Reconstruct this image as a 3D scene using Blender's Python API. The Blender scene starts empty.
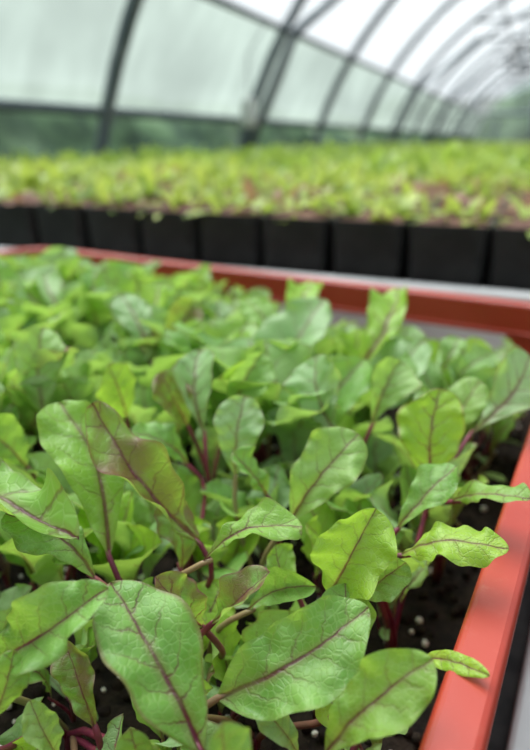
import bpy, math, random
from mathutils import Vector, Matrix, noise
R = random.Random(7)
sc = bpy.context.scene
COL = sc.collection
try:
    sc.view_settings.view_transform = 'Standard'
    sc.view_settings.look = 'None'
    sc.view_settings.exposure = 0.0
except Exception: pass

# ------------------------------------------------------------------ frame
H = 1.15                      # camera height above floor
F = 600.0
TH = math.atan(235/600.0)
CT, ST = math.cos(TH), math.sin(TH)
h = 0.14
def P(u, v, z):
    x = (u-265)/F; y = (v-375)/F
    t = -z/(ST+y*CT)
    return Vector((x*t, (CT-y*ST)*t, H+z))
def proj(p):
    X, Y, Z = p[0], p[1], p[2]-H
    d = Y*CT - Z*ST
    if d < 0.02: return (-9999, -9999, d)
    return (265+F*X/d, 375+F*(-Y*ST - Z*CT)/d, d)

# ------------------------------------------------------------------ node helpers
class NT:
    def __init__(s, name):
        s.m = bpy.data.materials.new(name); s.m.use_nodes = True
        s.t = s.m.node_tree; s.t.nodes.clear()
        s.out = s.t.nodes.new('ShaderNodeOutputMaterial')
    def n(s, typ, **kw):
        nd = s.t.nodes.new(typ)
        for k, v in kw.items(): setattr(nd, k, v)
        return nd
    def set(s, sock, v):
        if isinstance(v, bpy.types.NodeSocket): s.t.links.new(v, sock)
        elif isinstance(v, (tuple, list)) and len(v) == 3 and sock.type == 'RGBA': sock.default_value = (*v, 1)
        else: sock.default_value = v
    def math(s, op, a, b=None, c=None, clamp=False):
        nd = s.n('ShaderNodeMath', operation=op, use_clamp=clamp)
        s.set(nd.inputs[0], a)
        if b is not None: s.set(nd.inputs[1], b)
        if c is not None: s.set(nd.inputs[2], c)
        return nd.outputs[0]
    def mr(s, v, a, b, c=0.0, d=1.0, smooth=True):
        nd = s.n('ShaderNodeMapRange', interpolation_type='SMOOTHSTEP' if smooth else 'LINEAR')
        for i, q in enumerate((v, a, b, c, d)): s.set(nd.inputs[i], q)
        return nd.outputs[0]
    def mix(s, f, a, b, blend='MIX'):
        nd = s.n('ShaderNodeMix', data_type='RGBA', blend_type=blend)
        s.set(nd.inputs[0], f); s.set(nd.inputs[6], a); s.set(nd.inputs[7], b)
        return nd.outputs[2]
    def noise(s, vec, scale, detail=3, rough=.55, dim='3D'):
        nd = s.n('ShaderNodeTexNoise', noise_dimensions=dim)
        if vec is not None: s.t.links.new(vec, nd.inputs['Vector'])
        nd.inputs['Scale'].default_value = scale; nd.inputs['Detail'].default_value = detail
        nd.inputs['Roughness'].default_value = rough
        return nd
    def bump(s, hgt, strength, dist=.001, nrm=None):
        nd = s.n('ShaderNodeBump'); s.set(nd.inputs['Strength'], strength); s.set(nd.inputs['Distance'], dist)
        s.t.links.new(hgt, nd.inputs['Height'])
        if nrm: s.t.links.new(nrm, nd.inputs['Normal'])
        return nd.outputs[0]
    def pbr(s, col, rough=.5, metal=0.0, spec=.5, nrm=None):
        nd = s.n('ShaderNodeBsdfPrincipled')
        s.set(nd.inputs['Base Color'], col); s.set(nd.inputs['Roughness'], rough)
        s.set(nd.inputs['Metallic'], metal); s.set(nd.inputs['Specular IOR Level'], spec)
        if nrm: s.t.links.new(nrm, nd.inputs['Normal'])
        return nd.outputs[0]
    def mixs(s, f, a, b):
        nd = s.n('ShaderNodeMixShader'); s.set(nd.inputs[0], f)
        s.t.links.new(a, nd.inputs[1]); s.t.links.new(b, nd.inputs[2]); return nd.outputs[0]
    def done(s, sh):
        s.t.links.new(sh, s.out.inputs[0]); return s.m

def simple(name, c1, c2, scale, rough=.5, metal=0, spec=.5, bstr=.0, bdist=.001, bscale=None):
    k = NT(name); tc = k.n('ShaderNodeTexCoord').outputs['Object']
    nz = k.noise(tc, scale, 5)
    f = k.mr(nz.outputs[0], .35, .65)
    col = k.mix(f, c1, c2)
    nrm = None
    if bstr > 0:
        nb = k.noise(tc, bscale or scale*3, 6, .65); nrm = k.bump(nb.outputs[0], bstr, bdist)
    return k.done(k.pbr(col, rough, metal, spec, nrm))

def leaf_material(name, red=0.0, ga=(.095,.265,.034), gb=(.205,.43,.085), veincol=(.105,.010,.042), vein=1.0):
    k = NT(name)
    uv = k.n('ShaderNodeUVMap', uv_map='UVMap').outputs[0]
    ed = k.n('ShaderNodeUVMap', uv_map='edge').outputs[0]
    rnd = k.n('ShaderNodeObjectInfo').outputs['Random']
    rnd2 = k.math('FRACT', k.math('MULTIPLY', rnd, 17.31))
    sep = k.n('ShaderNodeSeparateXYZ'); k.t.links.new(uv, sep.inputs[0])
    sed = k.n('ShaderNodeSeparateXYZ'); k.t.links.new(ed, sed.inputs[0])
    comb = k.n('ShaderNodeCombineXYZ'); k.t.links.new(sep.outputs[0], comb.inputs[0]); k.t.links.new(sep.outputs[1], comb.inputs[1])
    k.set(comb.inputs[2], k.math('MULTIPLY', rnd, 37.0))
    vec = comb.outputs[0]
    nz = k.noise(vec, 4.2, 4, .6)
    nc = k.n('ShaderNodeSeparateColor'); k.t.links.new(nz.outputs[1], nc.inputs[0])
    x = k.math('ADD', k.math('SUBTRACT', sep.outputs[0], .5), k.math('MULTIPLY', k.math('SUBTRACT', nc.outputs[0], .5), .045))
    y = k.math('ADD', sep.outputs[1], k.math('MULTIPLY', k.math('SUBTRACT', nc.outputs[1], .5), .26))
    ax = k.math('ABSOLUTE', x)
    side = k.math('MULTIPLY', k.math('SIGN', x), .24)
    q = k.math('SUBTRACT', y, k.math('ADD', k.math('MULTIPLY', ax, .62), k.math('MULTIPLY', k.math('MULTIPLY', ax, ax), 1.3)))
    fr = k.math('FRACT', k.math('ADD', k.math('ADD', k.math('MULTIPLY', q, 5.6), side), 10.0))
    dist = k.math('ABSOLUTE', k.math('SUBTRACT', fr, .5))
    sv = k.mr(dist, k.mr(ax, 0, .3, .066, .026), .002)
    svw = k.mr(dist, .20, .0)
    fade = k.mr(ax, .01, .26, 1.0, .08)
    sv = k.math('MULTIPLY', sv, fade)
    mw = k.math('SUBTRACT', .0185, k.math('MULTIPLY', sep.outputs[1], .0140))
    rat = k.math('DIVIDE', ax, mw)
    mid = k.mr(rat, 1.2, .35)
    midw = k.mr(rat, 4.2, .6)
    svs = k.math('MULTIPLY', sv, k.mr(rnd2, 0, 1, .25, .85))
    veinm = k.math('MAXIMUM', k.math('MULTIPLY', mid, k.mr(rnd2, 0, 1, .75, 1.0)), svs)
    vr = k.mr(nc.outputs[2], .30, .62, .50, 1.0)
    veinm = k.math('MULTIPLY', veinm, k.math('MULTIPLY', vr, vein), clamp=True)
    # reticulate fine network
    vo = k.n('ShaderNodeTexVoronoi', feature='DISTANCE_TO_EDGE'); k.t.links.new(vec, vo.inputs['Vector']); vo.inputs['Scale'].default_value = 22
    net = k.mr(vo.outputs['Distance'], .12, .0)
    n2 = k.noise(vec, 3.0, 4)
    g = k.mix(k.mr(n2.outputs[0], .3, .7), ga, gb)
    g = k.mix(k.mr(rnd, .25, 1, 0, .6), g, (.245, .45, .040))
    g = k.mix(k.math('MULTIPLY', net, .28), g, (.35, .53, .19))
    g = k.mix(k.math('MULTIPLY', k.math('MULTIPLY', svw, fade), .18), g, (.24, .22, .10))
    g = k.mix(k.math('MULTIPLY', midw, .38), g, (.23, .12, .09))
    if red > 0:
        rz = k.noise(vec, 4.0, 2)
        g = k.mix(k.math('MULTIPLY', k.mr(rz.outputs[0], .32, .62), red), g, (.15, .036, .038))
    margin = k.mr(sed.outputs[0], .86, 1.0)
    g = k.mix(k.math('MULTIPLY', margin, k.math('ADD', .60*red, k.mr(rnd2, .2, 1, 0.10, .70))), g, (.17, .03, .055))
    g = k.mix(veinm, g, veincol)
    bf = k.n('ShaderNodeNewGeometry').outputs['Backfacing']
    gback = k.mix(.45, g, (.32, .45, .22))
    col = k.mix(bf, g, gback)
    hb = k.math('SUBTRACT', k.math('MULTIPLY', net, -.5), k.math('ADD', mid, k.math('MULTIPLY', sv, 1.2)))
    nf = k.noise(vec, 14.0, 3, .5)
    hb = k.math('ADD', hb, k.math('MULTIPLY', nf.outputs[0], 1.0))
    nrm = k.bump(hb, .40, .0006)
    p = k.pbr(col, k.mr(n2.outputs[0], .3, .7, .38, .50), 0, .60, nrm)
    tr = k.n('ShaderNodeBsdfTranslucent')
    tcol = k.mix(veinm, k.mix(.6, col, (.54, .85, .08)), (.22, .01, .02))
    k.t.links.new(tcol, tr.inputs[0]); k.t.links.new(nrm, tr.inputs[1])
    return k.done(k.mixs(.40, p, tr.outputs[0]))

M_LEAF = leaf_material('beet_leaf')
M_LEAFR = leaf_material('beet_leaf_reddish', red=.88, vein=1.0)
M_LEAFY = leaf_material('beet_leaf_bright', ga=(.22,.44,.018), gb=(.35,.57,.045))
M_LEAFC = leaf_material('beet_leaf_pale', ga=(.175,.35,.12), gb=(.33,.50,.25), vein=.8)

def stem_mat():
    k = NT('beet_stem'); tc = k.n('ShaderNodeTexCoord').outputs['Object']
    rnd = k.n('ShaderNodeObjectInfo').outputs['Random']
    nz = k.noise(tc, 60, 3)
    c = k.mix(k.mr(nz.outputs[0], .35, .65), (.10, .011, .034), (.22, .04, .06))
    c = k.mix(k.mr(rnd, .50, 1, 0, .7), c, (.26, .27, .10))
    return k.done(k.pbr(c, .42, 0, .45))
M_STEM = stem_mat()

def plastic_red():
    k = NT('red_plastic'); tc = k.n('ShaderNodeTexCoord').outputs['Object']
    a = k.noise(tc, 9, 5); b = k.noise(tc, 140, 5, .7); s_ = k.noise(tc, 26, 6, .7)
    c = k.mix(k.mr(a.outputs[0], .3, .7), (.30, .026, .015), (.36, .040, .022))
    c = k.mix(k.mr(b.outputs[0], .56, .78, 0, .30), c, (.42, .15, .10))
    c = k.mix(k.mr(s_.outputs[0], .58, .75, 0, .15), c, (.18, .06, .045))
    return k.done(k.pbr(c, k.mr(a.outputs[0], .3, .7, .30, .44), 0, .5, k.bump(b.outputs[0], .15, .0005)))
M_RED = plastic_red()
def soil_mat():
    k = NT('potting_soil'); tc = k.n('ShaderNodeTexCoord').outputs['Object']
    a = k.noise(tc, 90, 6, .7); b = k.noise(tc, 380, 4, .7)
    c = k.mix(k.mr(a.outputs[0], .35, .68), (.008, .006, .005), (.035, .024, .017))
    c = k.mix(k.mr(b.outputs[0], .66, .74, 0, .6), c, (.10, .07, .045))
    return k.done(k.pbr(c, .9, 0, .25, k.bump(b.outputs[0], .8, .002)))
M_SOIL = soil_mat()
M_PERL = simple('perlite', (.62,.60,.55), (.80,.79,.75), 200, .85, 0, .3, .4, .0008)
M_BLACK = simple('black_plastic', (.008,.008,.009), (.018,.018,.019), 20, .5, 0, .35, .1, .0008, 200)
M_FABRIC = simple('black_bench_mat', (.010,.010,.011), (.03,.03,.03), 60, .8, 0, .3, .4, .001, 400)
M_ALU = simple('pale_metal', (.48,.50,.51), (.62,.64,.65), 8, .5, .15, .5, .05, .0005, 80)
M_WHITE = simple('white_plastic', (.50,.54,.52), (.66,.69,.67), 8, .5, 0, .4)
M_GALV = simple('galvanised_steel', (.09,.12,.14), (.15,.18,.20), 6, .5, .4, .5)
M_FLOOR = simple('packed_earth', (.10,.085,.06), (.18,.16,.12), 2, .95, 0, .2, .4, .01, 12)
M_GRASS = simple('grass', (.035,.085,.02), (.08,.15,.04), 1.5, .95, 0, .2, .5, .02, 20)
M_BSOIL = simple('brown_pot_soil', (.085,.045,.035), (.18,.10,.075), 60, .9, 0, .2, .6, .003, 200)

def veg(name, c1, c2, tr=(.25,.5,.03), f=.3):
    k = NT(name); rnd = k.n('ShaderNodeObjectInfo').outputs['Random']
    tc = k.n('ShaderNodeTexCoord').outputs['Object']
    nz = k.noise(tc, 22, 3); nb = k.noise(tc, 1.6, 3)
    c = k.mix(k.math('ADD', k.mr(nz.outputs[0], .35, .65, 0, .5), k.math('MULTIPLY', rnd, .5)), c1, c2)
    c = k.mix(k.mr(nb.outputs[0], .45, .65, 0, .5), c, tuple(q*.55 for q in c1))
    t = k.n('ShaderNodeBsdfTranslucent'); k.t.links.new(k.mix(.5, c, tr), t.inputs[0])
    return k.done(k.mixs(f, k.pbr(c, .5, 0, .4), t.outputs[0]))
M_LET = veg('lettuce_leaf', (.12,.26,.035), (.52,.60,.13), (.64,.80,.12), .38)
M_LETR = veg('red_lettuce_leaf', (.24,.09,.07), (.40,.30,.14), (.50,.32,.14), .35)
M_FIELD = veg('far_seedlings', (.10,.23,.035), (.40,.52,.10), (.52,.76,.10), .38)
def hedge_mat():
    k = NT('hedge'); tc = k.n('ShaderNodeTexCoord').outputs['Object']
    a = k.noise(tc, 2.2, 5, .65); b = k.noise(tc, .7, 2)
    c = k.mix(k.mr(a.outputs[0], .40, .62), (.012, .042, .022), (.08, .15, .07))
    c = k.mix(k.mr(b.outputs[0], .48, .62, 0, .65), c, (.22, .29, .18))
    return k.done(k.pbr(c, .8, 0, .2, k.bump(a.outputs[0], .8, .05)))
M_HEDGE = hedge_mat()

def film(name, transp, col, tcol=(.95,.98,1), mott=.8, sc_=.9):
    k = NT(name); tc = k.n('ShaderNodeTexCoord').outputs['Object']
    nz = k.noise(tc, sc_, 5, .55)
    mp = k.n('ShaderNodeMapping'); k.t.links.new(tc, mp.inputs[0]); mp.inputs['Scale'].default_value = (1.6,1.6,.18)
    st = k.noise(mp.outputs[0], 3.0, 3)
    f = k.math('MULTIPLY', k.mr(nz.outputs[0], .35, .65), k.mr(st.outputs[0], .35, .6, .55, 1.0))
    c = k.mix(f, tuple(x*mott for x in col), col)
    t = k.n('ShaderNodeBsdfTranslucent'); k.t.links.new(c, t.inputs[0])
    d = k.n('ShaderNodeBsdfDiffuse'); k.t.links.new(c, d.inputs[0])
    tp = k.n('ShaderNodeBsdfTransparent'); tp.inputs[0].default_value = (*tcol, 1)
    s = k.mixs(.15, t.outputs[0], d.outputs[0])
    return k.done(k.mixs(transp, s, tp.outputs[0]))
M_FROOF = film('greenhouse_film_roof', .58, (.50,.53,.545))
M_FWALL = film('greenhouse_film_side', .15, (.275,.335,.305), (.85,.95,.92), .66, .7)
M_FEND = film('greenhouse_film_end', .55, (.30,.37,.33), (.8,.95,.9))
M_FLOW = film('greenhouse_film_clear', .82, (.17,.24,.19), (.84,.94,.88), .6, 2.0)

# ------------------------------------------------------------------ mesh helpers
def new_obj(name, verts, faces, mat, parent=None, smooth=True, label=None, cat=None, group=None, kind=None):
    me = bpy.data.meshes.new(name); me.from_pydata([tuple(v) for v in verts], [], faces)
    if smooth:
        for p in me.polygons: p.use_smooth = True
    if mat: me.materials.append(mat)
    me.update()
    ob = bpy.data.objects.new(name, me); COL.objects.link(ob)
    if parent: ob.parent = parent
    tag(ob, label, cat, group, kind)
    return ob
def tag(ob, label=None, cat=None, group=None, kind=None):
    if label: ob['label'] = label
    if cat: ob['category'] = cat
    if group: ob['group'] = group
    if kind: ob['kind'] = kind

def tube(pts, rad, sides=8, V=None, Fc=None, cap=True):
    V = [] if V is None else V; Fc = [] if Fc is None else Fc
    o = len(V); n = len(pts)
    up = Vector((0, 0, 1)); prev = None
    for i, p in enumerate(pts):
        t = (pts[min(i+1, n-1)] - pts[max(i-1, 0)]).normalized()
        if prev is None:
            a = t.cross(up)
            if a.length < .05: a = t.cross(Vector((1, 0, 0)))
            a.normalize()
        else:
            a = (prev - t*prev.dot(t)).normalized()
        prev = a; b = t.cross(a)
        r = rad[i] if isinstance(rad, (list, tuple)) else rad
        for j in range(sides):
            an = 2*math.pi*j/sides
            V.append(p + a*r*math.cos(an) + b*r*math.sin(an))
    for i in range(n-1):
        for j in range(sides):
            j2 = (j+1) % sides
            Fc.append((o+i*sides+j, o+i*sides+j2, o+(i+1)*sides+j2, o+(i+1)*sides+j))
    if cap:
        Fc.append(tuple(o+j for j in reversed(range(sides))))
        Fc.append(tuple(o+(n-1)*sides+j for j in range(sides)))
    return V, Fc

def box(V, Fc, c, ax, ay, sx, sy, z0, z1, taper=1.0):
    o = len(V)
    for z, k in ((z0, taper), (z1, 1.0)):
        for i, j in ((-1,-1),(1,-1),(1,1),(-1,1)):
            p = c + ax*sx*i*k + ay*sy*j*k
            V.append(Vector((p[0], p[1], z)))
    for f in ((0,3,2,1),(4,5,6,7),(0,1,5,4),(1,2,6,5),(2,3,7,6),(3,0,4,7)):
        Fc.append(tuple(o+i for i in f))

# ------------------------------------------------------------------ leaf builder
def leaf_geo(B, T, N, Wh, bow=.10, cup=.35, wave=.02, seed=0, nv=30, nu=16, droop=0.0, twist=0.0, pe=None):
    r = random.Random(seed)
    Y = (T-B); L = Y.length; Y.normalize()
    X = Y.cross(N).normalized(); N = X.cross(Y).normalized()
    ph = [r.uniform(0, 6.28) for _ in range(8)]
    fw = r.uniform(1.3, 2.2); bend = r.uniform(-.10, .10)
    if pe is None: pe = r.uniform(1.1, 1.6)
    qe = r.uniform(.50, .64)
    vm = pe/(pe+qe); nrm = vm**pe*(1-vm)**qe
    asy = r.uniform(-.10, .10); roll = r.uniform(-.25, .45)
    wrel = Wh/L
    V = []; UV = []; E = []
    for i in range(nv+1):
        k = i/nv
        v = .45*k + .55*math.sin(k*math.pi/2)
        vv = min(v, .99995)
        w0 = (vv**pe*(1-vv)**qe)/nrm*wrel
        w0 = max(w0, .012 if v < .5 else 0.0012)
        c = B + Y*(L*v) + N*(L*(bow*math.sin(math.pi*v)-droop*v**3)) + X*(L*bend*math.sin(math.pi*v))
        tw = twist*(v-.3)
        Xr = X*math.cos(tw) + N*math.sin(tw); Nr = N*math.cos(tw) - X*math.sin(tw)
        for j in range(nu+1):
            s = -1+2*j/nu; sg = 1 if s > 0 else -1
            w = w0*(1+asy*sg)*(1+.065*math.sin(v*10+ph[0]+sg)+.04*math.sin(v*21+ph[1]*sg))
            x = s*w; axx = abs(x)
            cp = cup*(1+.5*math.sin(3*v+ph[4]))
            z = cp*w*abs(s)**1.5 - roll*w*abs(s)**4*(.5+.5*math.sin(5*v+ph[5]+sg))
            sd = ph[2] if s > 0 else ph[3]
            wk = min(1, w/(wrel+1e-6)*1.2)
            z += wave*abs(s)**2.0*math.sin(2*math.pi*fw*v+sd)*wk
            z += wave*.50*abs(s)**3*math.sin(2*math.pi*fw*2.6*v+sd*2)*wk
            q = v - .62*axx - 1.3*axx*axx
            fr = (q*5.6 + (.24 if x > 0 else -.24) + 10) % 1
            env = min(1, abs(s)*3)*(1-abs(s)**4)
            z += .013*env*abs(math.sin(math.pi*(fr-.5)))
            z += .020*noise.noise(Vector((x*9+seed, v*8, seed*.37)))
            xx = x*(1-.14*abs(cp)*abs(s))
            V.append(c + Xr*(L*xx) + Nr*(L*z)); UV.append((x+.5, v)); E.append((abs(s) if v < .97 else 1.0, v))
    Fc = []
    for i in range(nv):
        for j in range(nu):
            a = i*(nu+1)+j
            Fc.append((a, a+1, a+nu+2, a+nu+1))
    return V, Fc, UV, E
def leaf_obj(name, geo, mat, parent):
    V, Fc, UV, E = geo
    me = bpy.data.meshes.new(name); me.from_pydata([tuple(v) for v in V], [], Fc)
    u1 = me.uv_layers.new(name='UVMap'); u2 = me.uv_layers.new(name='edge')
    for lp in me.loops:
        u1.data[lp.index].uv = UV[lp.vertex_index]; u2.data[lp.index].uv = E[lp.vertex_index]
    for p in me.polygons: p.use_smooth = True
    me.materials.append(mat); me.update()
    ob = bpy.data.objects.new(name, me); COL.objects.link(ob); ob.parent = parent
    return ob
def stem_geo(b, B, dirB, r0=.0013, r1=.0009):
    d = (B-b).length
    c1 = b + Vector((0, 0, d*.45)); c2 = B - dirB*(d*.35)
    pts = []
    for i in range(9):
        t = i/8
        pts.append(b*(1-t)**3 + c1*3*t*(1-t)**2 + c2*3*t*t*(1-t) + B*t**3)
    pts.append(B + dirB*.004)
    rad = [r0+(r1-r0)*i/8 for i in range(9)] + [r1*.7]
    return tube(pts, rad, 7)

# ------------------------------------------------------------------ crate frame
AL = math.radians(29.5)
d1 = Vector((math.sin(AL), math.cos(AL), 0)); d2 = Vector((-math.cos(AL), math.sin(AL), 0))
C = Vector((1.93*h, 3.68*h, 0))
AX = .60; BX = .685
ZR = H-h; ZS = ZR-.075; ZB = ZR-.15
def Q(a, b, z=0.0):
    p = C - d1*a + d2*b; return Vector((p.x, p.y, z))
RC = .042
def rrect(off, rc=RC, n=12):
    pts = []
    rr = rc+off
    seq = [((rc, rc), 270, 180), ((rc, BX-rc), 180, 90), ((AX-rc, BX-rc), 90, 0), ((AX-rc, rc), 0, -90)]
    for (ca, cb), s, e in seq:
        for i in range(n+1):
            t = math.radians(s+(e-s)*i/n)
            pts.append((ca+rr*math.cos(t), cb+rr*math.sin(t)))
    return pts
def ring(V, Fc, prof):
    o = len(V); m = len(prof); paths = [rrect(off) for off, z in prof]; n = len(paths[0])
    for i in range(n):
        for j in range(m):
            a, b = paths[j][i]; V.append(Q(a, b, ZR+prof[j][1]))
    for i in range(n):
        i2 = (i+1) % n
        for j in range(m):
            j2 = (j+1) % m
            Fc.append((o+i*m+j, o+i*m+j2, o+i2*m+j2, o+i2*m+j))
CV, CF = [], []
W = .0145
ring(CV, CF, [(0,-.0025),(.0008,-.0008),(.0025,0),(W-.0025,0),(W-.0008,-.0008),(W,-.0025),(W,-.018),(W-.002,-.018),(W-.002,-.003),(.0028,-.003),(.0028,-.030),(0,-.030)])
ring(CV, CF, [(-.0022,-.0270),(.0004,-.0260),(.0004,-.0305),(-.0022,-.0305)])
ring(CV, CF, [(-.002,-.064),(.0008,-.064),(-.012,-.148),(-.015,-.148)])
ring(CV, CF, [(.0008,-.062),(.006,-.062),(.006,-.066),(.0008,-.066)])
def seg(a0, b0, a1, b1, z0, z1, th=.003):
    p0 = Q(a0, b0); p1 = Q(a1, b1); ax = (p1-p0); l = ax.length/2; ax.normalize()
    ay = Vector((-ax.y, ax.x, 0)); box(CV, CF, (p0+p1)/2, ax, ay, l, th/2, ZR+z0, ZR+z1)
e = .0014
for b0, b1 in ((RC-.002,RC+.008),(.345,.390),(BX-RC-.008,BX-RC+.002)):
    seg(-e, b0, -e, b1, -.065, -.029); seg(AX+e, b0, AX+e, b1, -.065, -.029)
for bb in (-e, BX+e): seg(RC-.002, bb, AX-RC+.002, bb, -.065, -.029)
def cornerpost(ca, cb, s, e2):
    rr = RC+.0014; n = 10; prev = None
    for i in range(n+1):
        t = math.radians(s+(e2-s)*i/n); cur = (ca+rr*math.cos(t), cb+rr*math.sin(t))
        if prev: seg(prev[0], prev[1], cur[0], cur[1], -.065, -.029)
        prev = cur
cornerpost(RC,RC,270,180); cornerpost(RC,BX-RC,180,90); cornerpost(AX-RC,BX-RC,90,0); cornerpost(AX-RC,RC,0,-90)
box(CV, CF, Q(AX/2, BX/2), d1, d2, AX/2-.024, BX/2-.024, ZB, ZB+.003)
crate = new_obj('seedling_crate', CV, CF, M_RED, smooth=False, label='red plastic crate with open hand slots, full of beet seedlings', cat='crate')
bv = crate.modifiers.new('bevel', 'BEVEL'); bv.width = .0006; bv.segments = 2; bv.limit_method = 'ANGLE'; bv.angle_limit = math.radians(35)

# ---- soil (clipped to the rounded corners)
def clampin(a, b, m=.003):
    rc = RC-m
    for ca, sa in ((RC, -1), (AX-RC, 1)):
        for cb, sb in ((RC, -1), (BX-RC, 1)):
            da, db = a-ca, b-cb
            if da*sa > 0 and db*sb > 0:
                l = math.hypot(da, db)
                if l > rc: return ca+da*rc/l, cb+db*rc/l
    return a, b
n = 150; V = []; Fc = []
for i in range(n+1):
    for j in range(n+1):
        a = .003+(AX-.006)*i/n; b = .003+(BX-.006)*j/n
        z = ZS + .004*noise.noise(Vector((a*30, b*30, 0))) + .0035*noise.noise(Vector((a*140, b*140, 3)))+ .0015*R.uniform(-1, 1)
        a, b = clampin(a, b)
        V.append(Q(a, b, z))
for i in range(n):
    for j in range(n):
        p = i*(n+1)+j; Fc.append((p, p+1, p+n+2, p+n+1))
soil = new_obj('potting_soil', V, Fc, M_SOIL, label='dark crumbly potting soil filling the red crate', cat='soil', kind='stuff')

def blob(V, Fc, c, r, rr):
    o = len(V)
    ring_n = 6
    V.append(c+Vector((0,0,r)))
    for lv in (.5, -.5):
        for j in range(ring_n):
            an = 2*math.pi*(j+(.5 if lv<0 else 0))/ring_n
            k = r*rr.uniform(.75, 1.15)
            V.append(c+Vector((math.cos(an)*k*.87, math.sin(an)*k*.87, lv*r)))
    V.append(c-Vector((0,0,r)))
    for j in range(ring_n):
        j2=(j+1)%ring_n
        Fc.append((o, o+1+j, o+1+j2)); Fc.append((o+1+j, o+7+j, o+1+j2)); Fc.append((o+1+j2, o+7+j, o+7+j2)); Fc.append((o+13, o+7+j2, o+7+j))
V=[];Fc=[]
for _ in range(1000):
    a = R.uniform(.02, AX-.02); b = R.uniform(.015, .5); a, b = clampin(a, b, .008)
    blob(V, Fc, Q(a, b, ZS+.003), R.uniform(.0008,.0022), R)
new_obj('perlite_grains', V, Fc, M_PERL, label='white perlite grains scattered over the dark soil', cat='perlite', kind='stuff')
V=[];Fc=[]
for _ in range(3000):
    a = R.uniform(.01, AX-.01); b = R.uniform(.01, .5); a, b = clampin(a, b, .008)
    blob(V, Fc, Q(a, b, ZS+.002), R.uniform(.0010,.0036), R)
new_obj('soil_crumbs', V, Fc, M_SOIL, label='loose dark soil crumbs on the potting soil', cat='soil', kind='stuff')

# ------------------------------------------------------------------ hero plants
UP = Vector((0,0,1)); CAMP = Vector((0,0,H))
def hero(leaves, label, base=None):
    pts = [P(*l[0]) for l in leaves]
    if base is None:
        bx = sum(p.x for p in pts)/len(pts); by = sum(p.y for p in pts)/len(pts)
    else:
        q = P(*base); bx, by = q.x, q.y
    rel = Vector((bx, by, 0))-C; a = -rel.dot(d1); b = rel.dot(d2)
    a = min(max(a, .02), AX-.02); b = min(max(b, .02), BX-.02)
    b0 = Q(a, b, ZS-.002)
    e = bpy.data.objects.new('beet_seedling', None); e.empty_display_size = .01; COL.objects.link(e)
    e.location = b0
    tag(e, label, 'seedling', 'beet seedlings in the red crate')
    for i, l in enumerate(leaves):
        rr = random.Random(int(l[1][0]*13+l[1][1]*7+900))
        o = dict(bow=.10, cup=rr.uniform(.2,.7), wave=rr.uniform(.045,.075), mat=M_LEAF, face=.55, droop=.0, twist=rr.uniform(-.8,.8), nx=rr.uniform(-.35,.35), pe=None)
        if len(l) > 3: o.update(l[3])
        B = P(*l[0]); T = P(*l[1]); B = B.lerp(T, .04); mid = (B+T)/2
        t = proj(mid)[2]; Wh = .5*l[2]*t/F*.90
        cam = (CAMP-mid).normalized()
        N = UP*(1-o['face']) + cam*o['face'] + Vector((o['nx'], 0, 0))
        sd = int(abs(l[1][0]*7+l[1][1]*3)) + i
        g = leaf_geo(B-b0, T-b0, N, Wh, o['bow'], o['cup'], o['wave'], sd, 46, 28, o['droop'], o['twist'], o['pe'])
        leaf_obj('leaf', g, o['mat'], e)
        dB = (T-B).normalized()
        sV, sF = stem_geo(Vector((R.uniform(-.002,.002), R.uniform(-.002,.002), 0)), B-b0, dB, .0014, .0011)
        new_obj('stem', sV, sF, M_STEM, e)
Lm = dict
hero([((112,565,-.150),(60,402,-.105),80,Lm(face=.75,bow=.06,cup=.45,twist=.3,nx=0,pe=1.05)),
      ((206,552,-.150),(92,403,-.098),62,Lm(mat=M_LEAFR,face=.6,cup=1.2,wave=.10,nx=.5,bow=.03,twist=.8,pe=1.0)),
      ((182,575,-.165),(160,498,-.135),52,Lm(mat=M_LEAFR)),
      ((192,468,-.150),(130,432,-.125),42)], 'beet seedling with tall leaves, one curled with reddish edge', (165,640,-.21))
hero([((-25,468,-.140),(79,540,-.122),66,Lm(bow=.14,face=.65,nx=0,twist=.2)),
      ((101,583,-.142),(5,514,-.120),58,Lm(bow=.16,cup=.3,nx=0)),
      ((30,470,-.15),(-20,420,-.12),50)], 'beet seedling with broad drooping oval leaves')
hero([((207,762,-.150),(111,582,-.120),104,Lm(face=.8,cup=.5,bow=.08,nx=0,twist=-.3,pe=.9,wave=.05)),
      ((-6,664,-.142),(109,588,-.116),78,Lm(face=.7,bow=.12,cup=.5,nx=0,twist=.2,pe=.85,wave=.05)),
      ((-10,725,-.15),(14,650,-.13),44),
      ((98,735,-.175),(64,640,-.150),40,Lm(mat=M_LEAFR)),
      ((60,760,-.170),(30,700,-.150),38,Lm(mat=M_LEAFC))], 'beet seedling with very large oval leaves and purple midribs', (70,740,-.21))
hero([((211,702,-.152),(369,608,-.128),98,Lm(face=.8,bow=.09,cup=.4,nx=0,twist=.2,pe=.75,wave=.045)),
      ((345,690,-.168),(345,583,-.140),62),
      ((228,795,-.150),(222,722,-.125),72),
      ((140,790,-.165),(130,728,-.142),50)], 'beet seedling with broad leaf lying open, dark red veins', (255,745,-.21))
hero([((198,565,-.138),(303,528,-.122),52,Lm(face=.40,bow=.14,nx=0)),
      ((207,628,-.146),(270,572,-.124),46,Lm(face=.35,mat=M_LEAFR,wave=.06)),
      ((205,630,-.150),(155,577,-.126),54,Lm(face=.25,mat=M_LEAFR,cup=.6,wave=.06)),
      ((243,614,-.160),(316,586,-.144),44)], 'beet seedling with red-flushed leaves on a thin red stem', (212,690,-.21))
hero([((327,598,-.150),(376,508,-.116),88,Lm(mat=M_LEAFY,face=.7,cup=.5,wave=.09,nx=.1,twist=-.5,pe=.85)),
      ((352,602,-.158),(406,562,-.136),50),
      ((300,600,-.165),(275,545,-.145),38)], 'beet seedling with bright green leaf and purple vein network')
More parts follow.
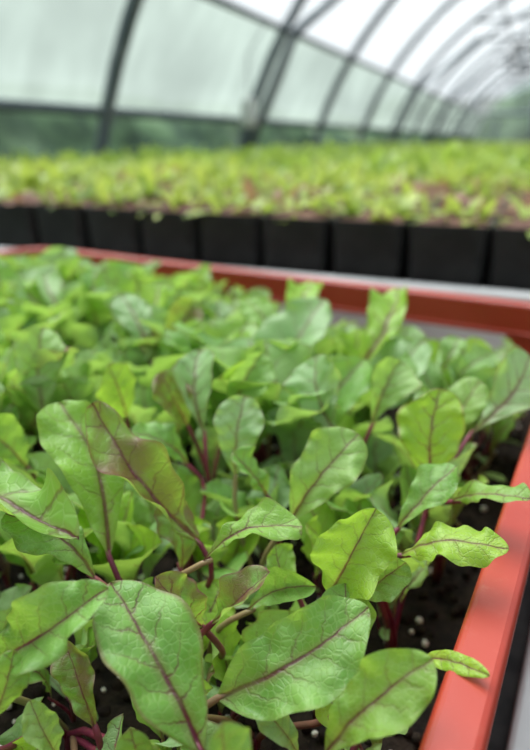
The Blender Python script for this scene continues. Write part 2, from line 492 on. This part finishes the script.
hero([((286,525,-.146),(359,434,-.112),70,Lm(face=.7,mat=M_LEAFC,wave=.07,pe=1.1,cup=.5)),
      ((235,482,-.146),(245,395,-.110),56,Lm(mat=M_LEAFC)),
      ((270,500,-.150),(232,452,-.125),38)], 'beet seedling with pale leaves and pinkish midribs')
hero([((396,556,-.140),(509,549,-.122),54,Lm(mat=M_LEAFY,face=.30,bow=.20,wave=.06,nx=0,cup=-.2)),
      ((392,535,-.146),(457,466,-.120),52,Lm(twist=.6)),
      ((430,484,-.146),(440,388,-.104),74,Lm(mat=M_LEAFY,face=.7,cup=.5,nx=0,pe=.95))], 'beet seedling with sunlit yellow-green leaves beside the crate rim')
hero([((450,502,-.140),(531,499,-.120),40,Lm(face=.3,bow=.15)),
      ((466,440,-.140),(530,355,-.106),62,Lm(mat=M_LEAFC)),
      ((440,440,-.150),(480,380,-.116),50,Lm(mat=M_LEAFC))], 'beet seedling leaning over the red rim')
hero([((316,765,-.155),(433,659,-.124),76,Lm(face=.7,nx=0,cup=.45)),
      ((416,660,-.152),(490,676,-.136),24,Lm(face=.6,wave=.01,mat=M_LEAFY,twist=0,nx=0,pe=.8)),
      ((300,760,-.17),(258,705,-.15),34,Lm(mat=M_LEAFC))], 'beet seedling with a narrow leaf resting on the rim')
hero([((45,422,-.140),(43,327,-.095),58,Lm(mat=M_LEAFC,face=.7)),
      ((128,422,-.140),(108,364,-.105),50,Lm(mat=M_LEAFY)),
      ((20,410,-.15),(-10,350,-.11),46)], 'beet seedling with upright pale green leaves')
hero([((340,442,-.140),(316,356,-.104),64,Lm(mat=M_LEAFC,face=.65)),
      ((350,385,-.140),(399,289,-.098),46,Lm(mat=M_LEAFY,face=.5,twist=.8,pe=1.1)),
      ((370,430,-.14),(400,360,-.108),54,Lm(mat=M_LEAFC))], 'beet seedling with upright leaves, one bright and backlit')
hero([((205,442,-.140),(200,350,-.104),50,Lm(mat=M_LEAFC)),
      ((190,430,-.14),(160,372,-.108),44,Lm(mat=M_LEAFR)),
      ((230,420,-.14),(262,352,-.106),50,Lm(mat=M_LEAFC))], 'beet seedling with slender upright leaves')
hero([((290,345,-.135),(313,282,-.105),38,Lm(mat=M_LEAFY)),
      ((275,350,-.14),(245,300,-.11),38,Lm(mat=M_LEAFC)),
      ((300,360,-.14),(288,310,-.11),36)], 'beet seedling with a leaf tip touching the rim')
hero([((150,355,-.135),(120,295,-.102),40,Lm(mat=M_LEAFC)),
      ((165,350,-.14),(195,300,-.108),38,Lm(mat=M_LEAFR)),
      ((155,345,-.14),(160,285,-.106),36,Lm(mat=M_LEAFY))], 'beet seedling with one reddish upright leaf')
hero([((70,325,-.135),(45,275,-.106),34,Lm(mat=M_LEAFC)),
      ((80,325,-.14),(95,270,-.106),34,Lm(mat=M_LEAF)),
      ((60,327,-.14),(10,285,-.110),34,Lm(mat=M_LEAFY))], 'beet seedling with leaf tips reaching up to the rim')
hero([((440,375,-.140),(460,338,-.120),34,Lm(mat=M_LEAFC)),
      ((430,378,-.14),(420,342,-.120),32,Lm(mat=M_LEAFY)),
      ((450,385,-.14),(495,352,-.120),34,Lm(mat=M_LEAFC))], 'beet seedling with short upright leaves by the crate corner')

# ------------------------------------------------------------------ fill plants (templates + copies)
def template(k):
    r = random.Random(100+k)
    e = bpy.data.objects.new('beet_seedling', None); e.empty_display_size = .01; COL.objects.link(e)
    nl = r.choice([4, 4, 5, 5]); a0 = r.uniform(0, 6.28); kids = []
    for i in range(nl):
        az = a0 + i*2.4 + r.uniform(-.3, .3)
        young = i/nl
        el = math.radians(r.uniform(54, 84)+young*5)
        hgt = r.uniform(.028, .044)*(1-.1*young); rad = r.uniform(.004, .014)
        L = r.uniform(.048, .070)*(1-.25*young)
        out = Vector((math.cos(az), math.sin(az), 0))
        B = out*rad + UP*hgt
        D = (out*math.cos(el)+UP*math.sin(el)).normalized()
        T = B + D*L
        N = UP*math.cos(el) - out*math.sin(el)
        N = N + Vector((r.uniform(-.4,.4), r.uniform(-.4,.4), 0))
        mat = r.choice([M_LEAFC, M_LEAFC, M_LEAF, M_LEAF, M_LEAFY, M_LEAFR if k % 3 == 0 else M_LEAFC])
        g = leaf_geo(B, T, N, L*r.uniform(.25, .33), r.uniform(.02,.14), r.uniform(.2,.9), r.uniform(.04,.09), k*10+i, 24, 14, r.uniform(0,.25), r.uniform(-1,1))
        kids.append(leaf_obj('leaf', g, mat, e))
        sV, sF = stem_geo(Vector((0,0,-.003)), B, D, .0014, .0010)
        kids.append(new_obj('stem', sV, sF, M_STEM, e))
    for i in range(2):   # cotyledons
        az = a0+.8+i*math.pi; out = Vector((math.cos(az), math.sin(az), 0))
        B = out*.006+UP*.022; T = B+out*.022+UP*.006
        kids.append(leaf_obj('leaf', leaf_geo(B, T, UP, .0035, .1, .1, .01, k+i, 10, 6, pe=.8), M_LEAFC, e))
        sV, sF = stem_geo(Vector((0,0,-.003)), B, out, .0008, .0006)
        kids.append(new_obj('stem', sV, sF, M_STEM, e))
    return e, kids
T_ = [template(k) for k in range(14)]
used = set(); cnt = 0
labels = ['green beet seedling with upright oval leaves in the crate', 'beet seedling with pink-veined leaves growing in dark soil', 'small leafy beet seedling with reddish stems']
step = .039
a = .026; row = 0
while a < AX-.02:
    b = .026 + (row % 2)*step*.5
    while b < BX-.02:
        aa = a+R.uniform(-.010,.010); bb = b+R.uniform(-.010,.010)
        aa = min(max(aa,.024),AX-.016); bb = min(max(bb,.024),BX-.016)
        aa, bb = clampin(aa, bb, .020)
        p = Q(aa, bb, ZS)
        u, v, d = proj(p); keep = -70 < u < 600 and v < 900 and d > .1
        sclf = R.uniform(.85, 1.32)
        lim = (.38+aa*3.0) if bb < .31 else (.70+aa*2.6)
        if bb < .31 and aa < .04: lim = .38
        sclf = min(sclf, lim*R.uniform(.82,1.12))
        if d < .36: sclf = R.uniform(.62, .86)
        if d < .27:
            sclf = R.uniform(.45, .64)
            if R.random() < .20: keep = False
        if keep:
            ti = R.randrange(len(T_)); e, kids = T_[ti]
            if ti in used:
                e2 = e.copy(); COL.objects.link(e2)
                for c in kids:
                    c2 = c.copy(); c2.parent = e2; COL.objects.link(c2)
            else:
                e2 = e; used.add(ti)
            e2.location = p; e2.rotation_euler = (R.uniform(-.15,.15), R.uniform(-.15,.15), R.uniform(0, 6.28))
            e2.scale = (sclf,)*3
            tag(e2, labels[ti % 3], 'seedling', 'beet seedlings in the red crate'); cnt += 1
        b += step
    a += step*.88; row += 1
for ti,(e,kids) in enumerate(T_):
    if ti not in used:
        for c in kids: bpy.data.objects.remove(c)
        bpy.data.objects.remove(e)
print('fill plants', cnt)

# ------------------------------------------------------------------ benches
G = math.radians(23)
e1 = Vector((math.sin(G), math.cos(G), 0)); er = Vector((math.cos(G), -math.sin(G), 0))
def GP(lat, a, z): 
    p = er*lat + e1*a; return Vector((p.x, p.y, z))
def bench(name, c, ax, ay, sx, sy, ztop, lip, label, face=.04):
    e = bpy.data.objects.new(name, None); e.location = (c.x, c.y, 0); COL.objects.link(e)
    tag(e, label, 'bench')
    c0 = Vector((0,0,0))
    V=[];Fc=[]; box(V,Fc,c0,ax,ay,sx-.004,sy-.004,ztop-.02,ztop); new_obj('bench_top',V,Fc,M_FABRIC,e,False)
    V=[];Fc=[]; t=.0125
    for s in (-1,1):
        box(V,Fc,c0+ay*s*(sy+t*.5),ax,ay,sx+t,t,ztop-face,ztop+lip)
        box(V,Fc,c0+ax*s*(sx+t*.5),ax,ay,t,sy-.002,ztop-face,ztop+lip)
    o = new_obj('bench_frame',V,Fc,M_ALU,e,False,label='pale metal bench edging')
    m = o.modifiers.new('b','BEVEL'); m.width=.003; m.segments=2
    for i in (-1,1):
        for j in (-1,1):
            V=[];Fc=[]; box(V,Fc,c0+ax*i*(sx-.08)+ay*j*(sy-.08),ax,ay,.02,.02,0,ztop-.02); new_obj('leg',V,Fc,M_GALV,e,False)
    return e
a0_, a1_, b0_, b1_ = -.035, .95, -.026, .74
ca = Q((a0_+a1_)/2, (b0_+b1_)/2)
bench('crate_bench', ca, d1, d2, (a1_-a0_)/2, (b1_-b0_)/2, ZB-.001, .006, 'black-topped greenhouse bench with pale metal edge under the crate')
ZBB = H-.203
LAT0 = -.30; A0 = .71
AE = 27.0; AS = -3.0
bench('growing_bench', GP(.35, A0+.022+1.65, 0), er, e1, 2.5, 1.65, ZBB, .042, 'long low growing bench with pale metal side, holding black pots', .08)
far = []
aa = A0+.022+3.35
while aa+3.45 < AE-.2:
    bench('growing_bench', GP(.35, aa+1.7, 0), er, e1, 2.5, 1.66, ZBB, .05, 'growing bench covered with dense green seedlings', .06)
    far.append(aa); aa += 3.46

# ------------------------------------------------------------------ potted seedlings
def lettuce_geo(r, V, Fc, c, s, nl=11, seg_=4, wr=(.20,.34), lo=35):
    for i in range(nl):
        az = i*2.4+r.uniform(-.5,.5); el = math.radians(r.uniform(lo,88)); L = s*r.uniform(.35,1.2); w = L*r.uniform(*wr)
        out = Vector((math.cos(az), math.sin(az), 0)); sd = Vector((-out.y, out.x, 0))
        o = len(V); cur = c + out*s*.06 + Vector((r.uniform(-.5,.5)*s, r.uniform(-.5,.5)*s, 0)); k = el
        for j in range(seg_+1):
            t = j/seg_; ww = w*(math.sin(math.pi*(.06+.86*t**1.4))**.9)
            zc = .25*ww
            V.append(cur - sd*ww + UP*zc); V.append(cur.copy()); V.append(cur + sd*ww + UP*zc)
            cur = cur + (out*math.cos(k)+UP*math.sin(k))*(L/seg_); k -= r.uniform(.0,.40)
        for j in range(seg_):
            for q in range(2):
                a = o+j*3+q; Fc.append((a, a+1, a+4, a+3))
PS = .0475
def pot_mesh():
    V=[];Fc=[]
    prof = [(.91,0),(.985,.099),(1.0,.100),(1.0,.108),(.95,.108),(.93,.094)]
    for f, z in prof:
        hw = PS*f; rc = .011
        for ci,(sx,sy,s0) in enumerate(((1,1,0),(-1,1,90),(-1,-1,180),(1,-1,270))):
            for q in range(4):
                t = math.radians(s0+90*q/3)
                V.append(Vector((sx*(hw-rc)+rc*math.cos(t), sy*(hw-rc)+rc*math.sin(t), z)))
    for i in range(len(prof)-1):
        for j in range(16):
            j2=(j+1)%16; Fc.append((i*16+j, i*16+j2, (i+1)*16+j2, (i+1)*16+j))
    Fc.append(tuple(reversed(range(16))))
    me = bpy.data.meshes.new('plant_pot'); me.from_pydata([tuple(v) for v in V],[],Fc); me.materials.append(M_BLACK); me.update(); return me
POT = pot_mesh()
def soilmesh():
    V=[];Fc=[];n=8;rr=random.Random(3)
    for i in range(n+1):
        for j in range(n+1):
            x=-1+2*i/n;y=-1+2*j/n
            V.append((x*PS*.94,y*PS*.94,.104+.012*(1-max(abs(x),abs(y)))+rr.uniform(-.001,.003)))
    for i in range(n):
        for j in range(n):
            a=i*(n+1)+j;Fc.append((a,a+1,a+n+2,a+n+1))
    me=bpy.data.meshes.new('soil');me.from_pydata(V,[],Fc);me.materials.append(M_BSOIL);return me
SOILM = soilmesh()
FOL=[]
for k in range(14):
    r = random.Random(k+50); V=[];Fc=[]
    lettuce_geo(r, V, Fc, Vector((0,0,.100)), .062, 34 if k<8 else 24, 4, (.08,.18), 12)
    me = bpy.data.meshes.new('foliage'); me.from_pydata([tuple(v) for v in V],[],Fc)
    for p in me.polygons: p.use_smooth=True
    me.materials.append(M_LETR if k in (8,9,10,11) else M_LET); FOL.append(me)
pitch=.0975; npots=0
for k in range(9):
    for i in range(-24, 28):
        lat = LAT0+.02+i*pitch; aa = A0+.03+PS+.012+k*pitch
        p = GP(lat, aa, ZBB+.001)
        u,v,d = proj(p+UP*.1)
        if u < -60 or u > 590 or lat < -2.05 or lat > 2.75: continue
        rot = -G + R.uniform(-.03,.03)
        p += Vector((R.uniform(-.001,.001), R.uniform(-.002,.002), 0))
        po = bpy.data.objects.new('potted_seedling', POT); COL.objects.link(po); po.location = p; po.rotation_euler=(0,0,rot)
        right = u > 380 and k < 7
        redp = (.62 if right else (.35 if 270 < u < 380 and k<2 else .12))
        if R.random() < redp: fi = R.choice((8,9,10,11,12,13))
        else: fi = R.randrange(8)
        tag(po, 'square black pot with sparse reddish-brown seedlings' if fi in (8,9,10,11) else ('square black pot with sparse green seedlings' if fi > 11 else 'square black pot with dense yellow-green seedlings'), 'potted plant', 'potted seedlings on the growing bench')
        fo = bpy.data.objects.new('foliage', FOL[fi]); COL.objects.link(fo); fo.parent=po; fo.rotation_euler=(0,0,R.uniform(0,6.28)); s=R.uniform(.7,1.15); fo.scale=(s,s,(.6 if fi>7 else .85)*R.uniform(.55,1.35)) ; fo.location=(0,0,.104*(1-fo.scale[2]))
        so = bpy.data.objects.new('soil', SOILM); COL.objects.link(so); so.parent=po
        npots+=1
print('pots', npots)
AF = A0+.03+9*pitch+.03
V=[];Fc=[]; r=random.Random(5); aa=AF
while aa < far[-1]+3.2:
    st = .10*max(1, aa*.30); lat=-2.1
    while lat < 2.8:
        la=lat+r.uniform(-.3,.3)*st; a2=aa+r.uniform(-.3,.3)*st
        p = GP(la, a2, ZBB+.09)
        u,v,d = proj(p)
        pn = noise.noise(Vector((la*1.2, a2*.8, 0)))
        if -40 < u < 570 and r.random() < .85+pn: lettuce_geo(r, V, Fc, p, .060*(1+.08*st/.1)*r.uniform(.55,1.35)*(1+.6*pn), 12, 3, (.10,.22), 20)
        lat += st
    aa += st
new_obj('seedling_foliage', V, Fc, M_FIELD, label='dense carpet of bright green seedlings on the far benches', cat='seedlings', kind='stuff')
V=[];Fc=[]
box(V,Fc,GP(.35,(AF+4.05)/2,0),er,e1,2.46,(4.0-AF)/2,ZBB+.001,ZBB+.09)
new_obj('seedling_tray', V, Fc, M_BSOIL, smooth=False, label='soil-filled seedling trays under the green seedlings', cat='tray')
for aa in far:
    V=[];Fc=[]; box(V,Fc,GP(.35,aa+1.7,0),er,e1,2.48,1.64,ZBB+.001,ZBB+.09)
    new_obj('seedling_tray', V, Fc, M_BSOIL, smooth=False, label='soil-filled seedling trays under the green seedlings', cat='tray', group='seedling trays on growing benches')

# ------------------------------------------------------------------ greenhouse
p_ = 2.4
def arc(n=36):
    cx, cz, r = .35*p_, -.4*p_, 1.4*p_
    pts=[]
    t0 = math.atan2(math.sqrt(r*r-(p_+cx)**2), -(p_+cx))
    for i in range(n+1):
        t = t0 + ((math.pi-t0)-t0)*i/n
        pts.append((cx+r*math.cos(t), H+cz+r*math.sin(t)))
    return pts
ARC = arc()
LL = ARC[0][0]; LR = ARC[-1][0]; ZW = ARC[0][1]
ZLR = H+.065*p_
hoops_a = [1.308*p_+i*.83*p_ for i in range(-2, 12)]
for hi, ha in enumerate(hoops_a):
    pts = [GP(LL, ha, 0), GP(LL, ha, ZW*.5)] + [GP(x, ha, z) for x, z in ARC] + [GP(LR, ha, ZW*.5), GP(LR, ha, 0)]
    V, Fc = tube(pts, .042, 8)
    new_obj('greenhouse_hoop', V, Fc, M_GALV, label='arched grey galvanised steel tunnel hoop', cat='greenhouse frame', group='hoops of the tunnel greenhouse')
    if hi >= 4:
        V, Fc = tube([GP(ARC[9][0]+.03, ha, ARC[9][1]), GP((ARC[9][0]+ARC[27][0])/2, ha, ARC[9][1]), GP(ARC[27][0]-.03, ha, ARC[9][1])], .022, 6)
        new_obj('cross_tie', V, Fc, M_GALV, label='thin horizontal steel tie across a tunnel hoop', cat='greenhouse frame', group='cross ties of the tunnel greenhouse')
def film_strip(name, prof, mat):
    V=[];Fc=[]
    n=24
    for x,z in prof:
        for i in range(n+1): V.append(GP(x, AS+(AE-AS)*i/n, z))
    for j in range(len(prof)-1):
        for i in range(n):
            a=j*(n+1)+i; Fc.append((a,a+1,a+n+2,a+n+1))
    return new_obj(name, V, Fc, mat, kind='structure', label='translucent greenhouse film')
o = .05
arcO = []
cx, cz = .35*p_, H-.4*p_
for x,z in ARC:
    dv = Vector((x-cx, z-cz)); dv.normalize(); arcO.append((x+dv.x*o, z+dv.y*o))
k_e = min(range(len(ARC)), key=lambda i: abs(ARC[i][1]-(H+.33*p_)) if i < 18 else 99)
lx = arcO[0][0]
film_strip('wall_left', [(lx,0),(lx,ZLR)] , M_FLOW)
upper = [(lx, ZLR)] + [q for q in arcO[1:k_e+1] if q[1] > ZLR+.02]
film_strip('wall_left_upper', upper, M_FWALL)
film_strip('ceiling', arcO[k_e:], M_FROOF)
film_strip('wall_right', [arcO[-1], (arcO[-1][0],0)], M_FWALL)
for nm, aE, mt in (('wall_back', AE, M_FEND), ('wall_front', AS, M_FWALL)):
    V=[GP(x,aE,z) for x,z in [(lx,0)]+arcO+[(arcO[-1][0],0)]]
    new_obj(nm, V, [tuple(range(len(V)))], mt, smooth=False, kind='structure', label='translucent greenhouse end wall')
ti = 1
for lat, top in ((-1.6,1.9),(-.3,2.6),(.9,2.9),(2.2,2.7),(3.2,1.9)):
    V,Fc=tube([GP(lat,AE-.08,0),GP(lat,AE-.08,top*.5),GP(lat,AE-.08,top)],.07,6)
    new_obj('trim_%d'%ti, V, Fc, M_GALV, kind='structure', label='steel stud of the end wall'); ti += 1
V,Fc=tube([GP(-2.2,AE-.08,2.1),GP(.8,AE-.08,2.1),GP(3.9,AE-.08,2.1)],.08,6)
new_obj('trim_%d'%ti, V, Fc, M_GALV, kind='structure', label='steel cross rail of the end wall')
def rail(x,z,r=.022,name='purlin_rail',lab='grey steel rail running along the tunnel', a_s=AS, a_e=AE-.1, mat=M_GALV):
    V,Fc=tube([GP(x,a_s+.1,z),GP(x,(a_s+a_e)/2,z),GP(x,a_e,z)],r,8)
    new_obj(name,V,Fc,mat,label=lab,cat='greenhouse frame')
rail(ARC[k_e][0]+.05, ARC[k_e][1]-.01, .026)
rail(LL+.02, ZLR, .03, 'side_rail','grey rail clamping the side film')
for kk in (11, 15, 18, 22, 25): rail(ARC[kk][0], ARC[kk][1]-.06, .020)
for hi, dl in ((1, .9), (4, 1.2), (6, 1.2), (8, 1.2)):
    ha = 1.308*p_+.83*p_*hi
    V,Fc = tube([GP(LL+.06, ha-.1, H-.2), GP(ARC[4][0]+.06, ha+.1, ARC[4][1]), GP(ARC[9][0], ha+dl, ARC[9][1]-.06)], .04, 8)
    new_obj('wind_brace', V, Fc, M_GALV, label='diagonal dark steel wind brace against the hoops', cat='greenhouse frame', group='wind braces of the tunnel')
def fan(lat, a, z):
    c = GP(lat, a, z); V=[];Fc=[]
    for yy, rr_ in ((-.10,.24),(.10,.24),(.10,.21),(-.10,.21)):
        for j in range(24):
            t=2*math.pi*j/24; V.append(c + er*(rr_*math.cos(t)) + UP*(rr_*math.sin(t)) + e1*yy)
    for i in range(4):
        i2=(i+1)%4
        for j in range(24):
            j2=(j+1)%24; Fc.append((i*24+j,i*24+j2,i2*24+j2,i2*24+j))
    f = new_obj('circulation_fan', V, Fc, M_BLACK, label='dark round circulation fan hanging under the tunnel roof', cat='fan', group='fans of the tunnel')
    V=[];Fc=[]
    for q in range(4):
        an=q*math.pi/2+.3; dr_=er*math.cos(an)+UP*math.sin(an); pr=er*-math.sin(an)+UP*math.cos(an)
        o_=len(V)
        V += [c+dr_*.03-pr*.02-e1*.01, c+dr_*.19-pr*.06-e1*.03, c+dr_*.19+pr*.05+e1*.03, c+dr_*.03+pr*.02+e1*.01]; Fc.append((o_,o_+1,o_+2,o_+3))
    new_obj('fan_blades', V, Fc, M_GALV, f, False)
    V,Fc=tube([c+UP*.23, c+UP*.6, GP(lat,a,ARC[9][1])],.012,6); new_obj('hanger', V, Fc, M_GALV, f)
fan(ARC[11][0]+.3, hoops_a[7], H+.62*p_-.1); fan(ARC[18][0], hoops_a[8], H+.62*p_-.2)
hp = GP(-2.12, 4.66, H+.20)
dr = [(.0,-.11),(.045,-.11),(.065,-.095),(.07,-.04),(.06,.0),(.068,.05),(.055,.09),(.03,.115),(.015,.12),(.015,.14),(.0,.14)]
V=[];Fc=[]
for rr_, z in dr:
    for j in range(20):
        t=2*math.pi*j/20; V.append(hp+Vector((rr_*math.cos(t), rr_*math.sin(t), z)))
for i in range(len(dr)-1):
    for j in range(20):
        j2=(j+1)%20; Fc.append((i*20+j,i*20+j2,(i+1)*20+j2,(i+1)*20+j))
drum = new_obj('hanging_canister', V, Fc, M_WHITE, label='white plastic canister hanging from the side rail by a cord', cat='canister')
V,Fc = tube([hp+UP*.13, hp+UP*.4, GP(ARC[k_e][0]+.05, 4.66, ARC[k_e][1]-.01)], .005, 6)
new_obj('cord', V, Fc, M_GALV, drum)
def plane(name, pts, mat, label):
    new_obj(name, pts, [tuple(range(len(pts)))], mat, smooth=False, kind='structure', label=label)
plane('floor', [GP(lx,AS,0),GP(arcO[-1][0],AS,0),GP(arcO[-1][0],AE,0),GP(lx,AE,0)], M_FLOOR, 'packed earth floor of the greenhouse')
plane('ground', [GP(-60,-60,-.02),GP(60,-60,-.02),GP(60,90,-.02),GP(-60,90,-.02)], M_GRASS, 'grassy ground outside the greenhouse')
V=[];Fc=[]; na=110; nz=14
for i in range(na+1):
    for j in range(nz+1):
        a = -4+30*i/na; z = 1.62*j/nz
        bul = .25*noise.noise(Vector((a*1.3,z*1.5,0)))+.15*noise.noise(Vector((a*4,z*4,2)))
        top = 1+.10*noise.noise(Vector((a*1.6,5,1)))
        V.append(GP(-p_-1.1-.4*(j/nz)**3*2+bul, a, z*top))
for i in range(na):
    for j in range(nz):
        a=i*(nz+1)+j; Fc.append((a,a+1,a+nz+2,a+nz+1))
new_obj('hedge', V, Fc, M_HEDGE, label='dark green hedge outside the greenhouse side wall', cat='hedge', kind='stuff')
V=[];Fc=[]
for i in range(41):
    for j in range(11):
        la=-8+26*i/40; z=3.0*j/10
        V.append(GP(la, AE+4+.8*noise.noise(Vector((la,z,4)))+ (j/10)**3, z*(1+.22*noise.noise(Vector((la*.7,0,9))))))
for i in range(40):
    for j in range(10):
        a=i*11+j; Fc.append((a,a+1,a+12,a+11))
new_obj('tree_line', V, Fc, M_HEDGE, label='dark green trees beyond the greenhouse end wall', cat='trees', kind='stuff')

# ------------------------------------------------------------------ light
w = bpy.data.worlds.new('World'); sc.world = w; w.use_nodes = True
nt = w.node_tree; nt.nodes.clear()
bg = nt.nodes.new('ShaderNodeBackground'); ow = nt.nodes.new('ShaderNodeOutputWorld')
tcw = nt.nodes.new('ShaderNodeTexCoord'); sx = nt.nodes.new('ShaderNodeSeparateXYZ'); rp = nt.nodes.new('ShaderNodeValToRGB')
nt.links.new(tcw.outputs['Generated'], sx.inputs[0]); nt.links.new(sx.outputs[2], rp.inputs[0])
rp.color_ramp.elements[0].color = (.72,.78,.82,1); rp.color_ramp.elements[0].position=0
rp.color_ramp.elements[1].color = (.96,.98,1,1); rp.color_ramp.elements[1].position=.5
nt.links.new(rp.outputs[0], bg.inputs[0]); bg.inputs[1].default_value = 1.12
nt.links.new(bg.outputs[0], ow.inputs[0])
sl = bpy.data.lights.new('sun','SUN'); sl.energy = 9.5; sl.angle = math.radians(50); sl.color=(1,.985,.95)
so = bpy.data.objects.new('sun', sl); COL.objects.link(so)
dirv = Vector((.28,-.52,-1)).normalized()
so.rotation_euler = dirv.to_track_quat('-Z','Y').to_euler()
so.location=(0,0,6)

# ------------------------------------------------------------------ camera
cd = bpy.data.cameras.new('camera'); cam = bpy.data.objects.new('camera', cd); COL.objects.link(cam)
cam.location = (0,0,H); cam.rotation_euler = (math.pi/2-TH, 0, 0)
cd.sensor_fit='VERTICAL'; cd.sensor_height=36; cd.lens=F/750*36
cd.clip_start=.01; cd.clip_end=200
cd.dof.use_dof=True; cd.dof.focus_distance=.192; cd.dof.aperture_fstop=6.8
sc.camera = cam
